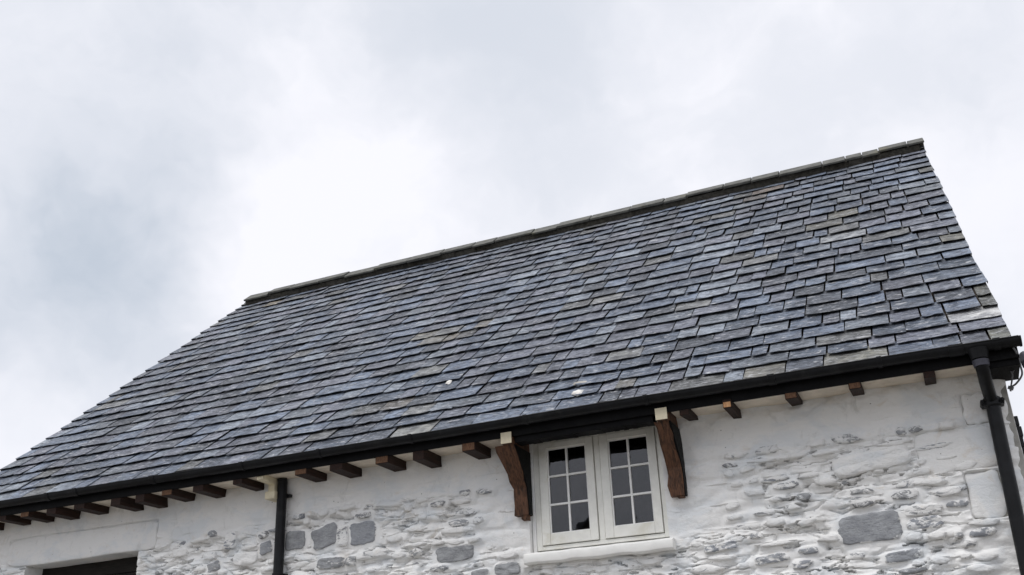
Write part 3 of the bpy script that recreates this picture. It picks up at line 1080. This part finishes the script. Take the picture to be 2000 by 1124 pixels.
for s in (-1, 1):
    m.box(qx + .03 + s * .055 - .022, qx + .03 + s * .055 + .022, -.125, -.02, 3.695, 3.74)
    m.tube([(qx + .03 + s * .072, -.15, 3.718), (qx + .03 + s * .072, -.01, 3.718)], .012, 8)
of(dr, m.build('pipe_clamp', M_BLACK, None, True, .003))

# dark beam end and pipe behind the right-hand gutter end
m = MB(); m.box(3.72, 3.925, -.335, .05, 3.90, 3.99); hb(m, 'wall_plate_end', M_FASCIA, False, .005)
m = MB()
m.tube([(3.99, -.20, 3.93), (3.992, -.12, 4.0), (4.0, .0, 4.05), (4.02, .12, 4.08), (4.08, .2, 4.1)], .045, 14)
hb(m, 'verge_pipe', M_PIPE2, True)

# ---- window: frame, two casements, panes, sill
win = empty('window', (0.575, .1, 3.04))
part(win)
WOFF = Matrix.Translation(-Vector(win.location))


def wp(mb, name, mat, bevel=.003, smooth=False):
    o = mb.build(name, mat, None, smooth, bevel)
    o.parent = win
    o.matrix_parent_inverse = WOFF
    return o


win['label'] = 'white two-casement window with twelve small panes'
m = MB()
m.box(0, .05, .055, .15, 3.04, 4.0); m.box(1.118, 1.165, .055, .15, 3.04, 4.0)
m.box(.0505, 1.1175, .057, .15, 3.962, 4.0); m.box(.0505, 1.1175, .057, .15, 3.04, 3.074)
m.box(.563, .613, .059, .15, 3.0745, 3.9615)
wp(m, 'frame', M_FRAME)
m = MB(); m.box(-.035, -.002, .05, .15, 2.99, 4.0); wp(m, 'jamb_lining', M_LIME, .004)
COLS = ((.056, .557, .130, .490), (.619, 1.112, .692, 1.045))
for ci, (o0, o1, p0, p1) in enumerate(COLS):
    zb, zt, pb, pt = 3.080, 3.957, 3.170, 3.905
    m = MB()
    m.box(o0, p0, .040, .085, zb, zt); m.box(p1, o1, .040, .085, zb, zt)
    m.box(p0 + .0003, p1 - .0003, .0405, .085, zb, pb); m.box(p0 + .0003, p1 - .0003, .0405, .085, pt, zt)
    s = wp(m, 'casement', M_FRAME, .004)
    s['label'] = ('left' if ci == 0 else 'right') + ' casement'
    mid = (p0 + p1) / 2
    zz = [pb + (pt - pb) * k / 3 for k in range(4)]
    m = MB(); m.box(mid - .009, mid + .009, .050, .082, pb, pt); wp(m, 'glazing_bar', M_BAR, .003)
    for k in (1, 2):
        for (xa, xb) in ((p0, mid - .0092), (mid + .0092, p1)):
            m = MB(); m.box(xa, xb, .051, .082, zz[k] - .009, zz[k] + .009); wp(m, 'glazing_bar', M_BAR, .003)
    m = MB()                                        # putty bead round the glass
    m.box(p0, p0 + .011, .052, .075, pb, pt); m.box(p1 - .009, p1, .052, .075, pb, pt)
    m.box(p0 + .0112, p1 - .0092, .052, .075, pb, pb + .008); m.box(p0 + .0112, p1 - .0092, .052, .075, pt - .010, pt)
    wp(m, 'putty', M_BAR, .002)
    for k in range(3):
        for (xa, xb) in ((p0 + .005, mid - .001), (mid + .001, p1 - .005)):
            tl = rs.uniform(-.0025, .0025)
            m = MB()
            m.add([(xa, .068 - tl, zz[k] + .001), (xb, .068 + tl, zz[k] + .001), (xb, .068 + tl, zz[k + 1] - .001), (xa, .068 - tl, zz[k + 1] - .001)], [(0, 1, 2, 3)])
            wp(m, 'pane', M_GLASS, 0)
m = MB()
ks = 24
prof = [(.06, 2.922), (-.066, 2.916), (-.084, 2.928), (-.091, 2.960), (-.088, 2.994), (-.074, 3.008), (.06, 3.018)]
vs, fs = [], []
for k in range(ks + 1):
    x = -.072 + 1.285 * k / ks
    dz = .004 * math.sin(k * .9) + rs.uniform(-.002, .002)
    vs += [(x, y - (.004 * math.sin(k * 1.7) if y < 0 else 0), z + dz * (1 if z < 2.97 else .4)) for y, z in prof]
for k in range(ks):
    for i in range(7):
        fs.append((k * 7 + i, k * 7 + (i + 1) % 7, (k + 1) * 7 + (i + 1) % 7, (k + 1) * 7 + i))
fs += [tuple(range(6, -1, -1)), tuple(ks * 7 + i for i in range(7))]
m.add(vs, fs)
wp(m, 'sill', M_SILL, .004, True)

# ---- boarded opening at the left
door = empty('boarded_opening', (-5.09, .24, 0))
part(door)
z = 3.47
while z > .2:
    h = .155
    m = MB(); m.box(DOOR[0] - .02, DOOR[1] + .02, .235 + rs.uniform(0, .012), .27, z - h + .006, z)
    o = m.build('board', M_DARKWOOD, None, False, .004)
    o.parent = door
    o.matrix_parent_inverse = Matrix.Translation(-Vector(door.location))
    z -= h


# ------------------------------------------------------------------ loose things on and by the house
def lump(name, x, s, size, mat, seed, label, cat):
    r = random.Random(seed)
    n, rings = 9, ((1.0, 0), (.95, .45), (.6, .9))
    vs = []
    for q, e in rings:
        for k in range(n):
            a = 2 * math.pi * k / n
            f = q * (1 + r.uniform(-.25, .25))
            vs.append((math.cos(a) * f * size[0] / 2, math.sin(a) * f * size[1] / 2, e * size[2]))
    vs.append((0, 0, size[2]))
    fs = [(i * n + k, i * n + (k + 1) % n, (i + 1) * n + (k + 1) % n, (i + 1) * n + k) for i in range(2) for k in range(n)]
    fs += [(2 * n + k, 2 * n + (k + 1) % n, 3 * n) for k in range(n)] + [tuple(range(n - 1, -1, -1))]
    m = MB(); m.add(vs, fs)
    o = m.build(name, mat, None, False, .004)
    o.location = R(x, s, -.012)
    o.rotation_euler = (PITCH, 0, 0)
    tag(o, label, cat, 'loose bits lying on the slates')
    return o


lump('mortar_lump', .54, .275, (.115, .095, .03), M_MORTAR, 3, 'white mortar lump on the slates just above the gutter by the window', 'mortar')
lump('stone_chip', .51, .50, (.17, .06, .016), M_CHIP, 4, 'flat pale chip of stone above the white lump near the gutter', 'stone chip')
lump('mortar_lump', -1.0, 1.09, (.06, .09, .02), M_MORTAR, 5, 'small white mortar lump higher up, in the middle of the slates', 'mortar')

m = MB()


def smooth_path(pts, n=8):
    P = [Vector(p) for p in pts]
    out = []
    for i in range(len(P) - 1):
        a, b, c, d = P[max(i - 1, 0)], P[i], P[i + 1], P[min(i + 2, len(P) - 1)]
        for k in range(n):
            t = k / n
            out.append(.5 * ((2 * b) + (c - a) * t + (2 * a - 5 * b + 4 * c - d) * t * t + (3 * b - a - 3 * c + d) * t ** 3))
    return out + [P[-1]]


m.tube(smooth_path([(3.90, -.40, 4.01), (3.918, -.36, 3.975), (3.93, -.26, 3.91), (3.93, -.2, 3.86), (3.89, -.10, 3.832), (3.852, -.03, 3.825), (3.846, -.02, 3.80)]), .007, 8)
m.tube(smooth_path([(3.80, -.25, 3.935), (3.85, -.2, 3.915), (3.872, -.18, 3.885), (3.862, -.08, 3.85), (3.85, -.02, 3.825)]), .006, 8)
m.tube(smooth_path([(3.872, -.18, 3.89), (3.90, -.22, 3.915), (3.918, -.28, 3.93)]), .006, 8)
m.tube([(3.835, -.02, 3.835), (3.868, -.02, 3.815)], .014, 8)
tag(m.build('cable', M_CABLE, None, True), 'thin grey cable looping from the right gutter end to the wall corner', 'cable')

# ------------------------------------------------------------------ the house across the yard, mirrored in the panes
far = empty('far_house', (-6.5, -25.5, 0))
tag(far, 'dark slate-roofed house across the yard, seen only as a reflection in the window panes', 'house')


def fp(mb, name, mat):
    o = mb.build(name, mat)
    o.parent = far
    return o


m = MB(); m.add([(-4, 0, 0), (4, 0, 0), (4, 0, 6.2), (0, 0, 8.85), (-4, 0, 6.2), (-4, -9, 0), (4, -9, 0), (4, -9, 6.2), (0, -9, 8.85), (-4, -9, 6.2)],
               [(0, 1, 2, 3, 4), (9, 8, 7, 6, 5), (0, 4, 9, 5), (1, 6, 7, 2)])
fp(m, 'wall', M_FARWALL)
m = MB()
m.add([(-4.6, .35, 5.85), (0, .35, 9.1), (4.6, .35, 5.85), (4.6, -9.3, 5.85), (0, -9.3, 9.1), (-4.6, -9.3, 5.85), (-4.5, .35, 5.7), (0, .35, 8.92), (4.5, .35, 5.7), (4.5, -9.3, 5.7), (0, -9.3, 8.92), (-4.5, -9.3, 5.7)],
      [(0, 5, 4, 1), (1, 4, 3, 2), (0, 1, 7, 6), (1, 2, 8, 7), (6, 7, 10, 11), (7, 8, 9, 10), (0, 6, 11, 5), (2, 3, 9, 8), (5, 11, 10, 4), (4, 10, 9, 3)])
rf = fp(m, 'roof', M_FARROOF)
m = MB(); m.box(-.45, .45, -8.4, -7.6, 7.6, 9.6); m.box(-.52, .52, -8.47, -7.53, 9.4, 9.5)
c = m.build('chimney', M_BRICK); c.parent = rf
for x in (-2.0, 1.6):
    m = MB(); m.box(x - .5, x + .5, -.05, .03, 2.9, 4.1); f = fp(m, 'window', M_FRAME)
    m = MB(); m.box(x - .42, x + .42, .031, .036, 2.98, 4.02); c = m.build('pane', M_FARROOF); c.parent = f
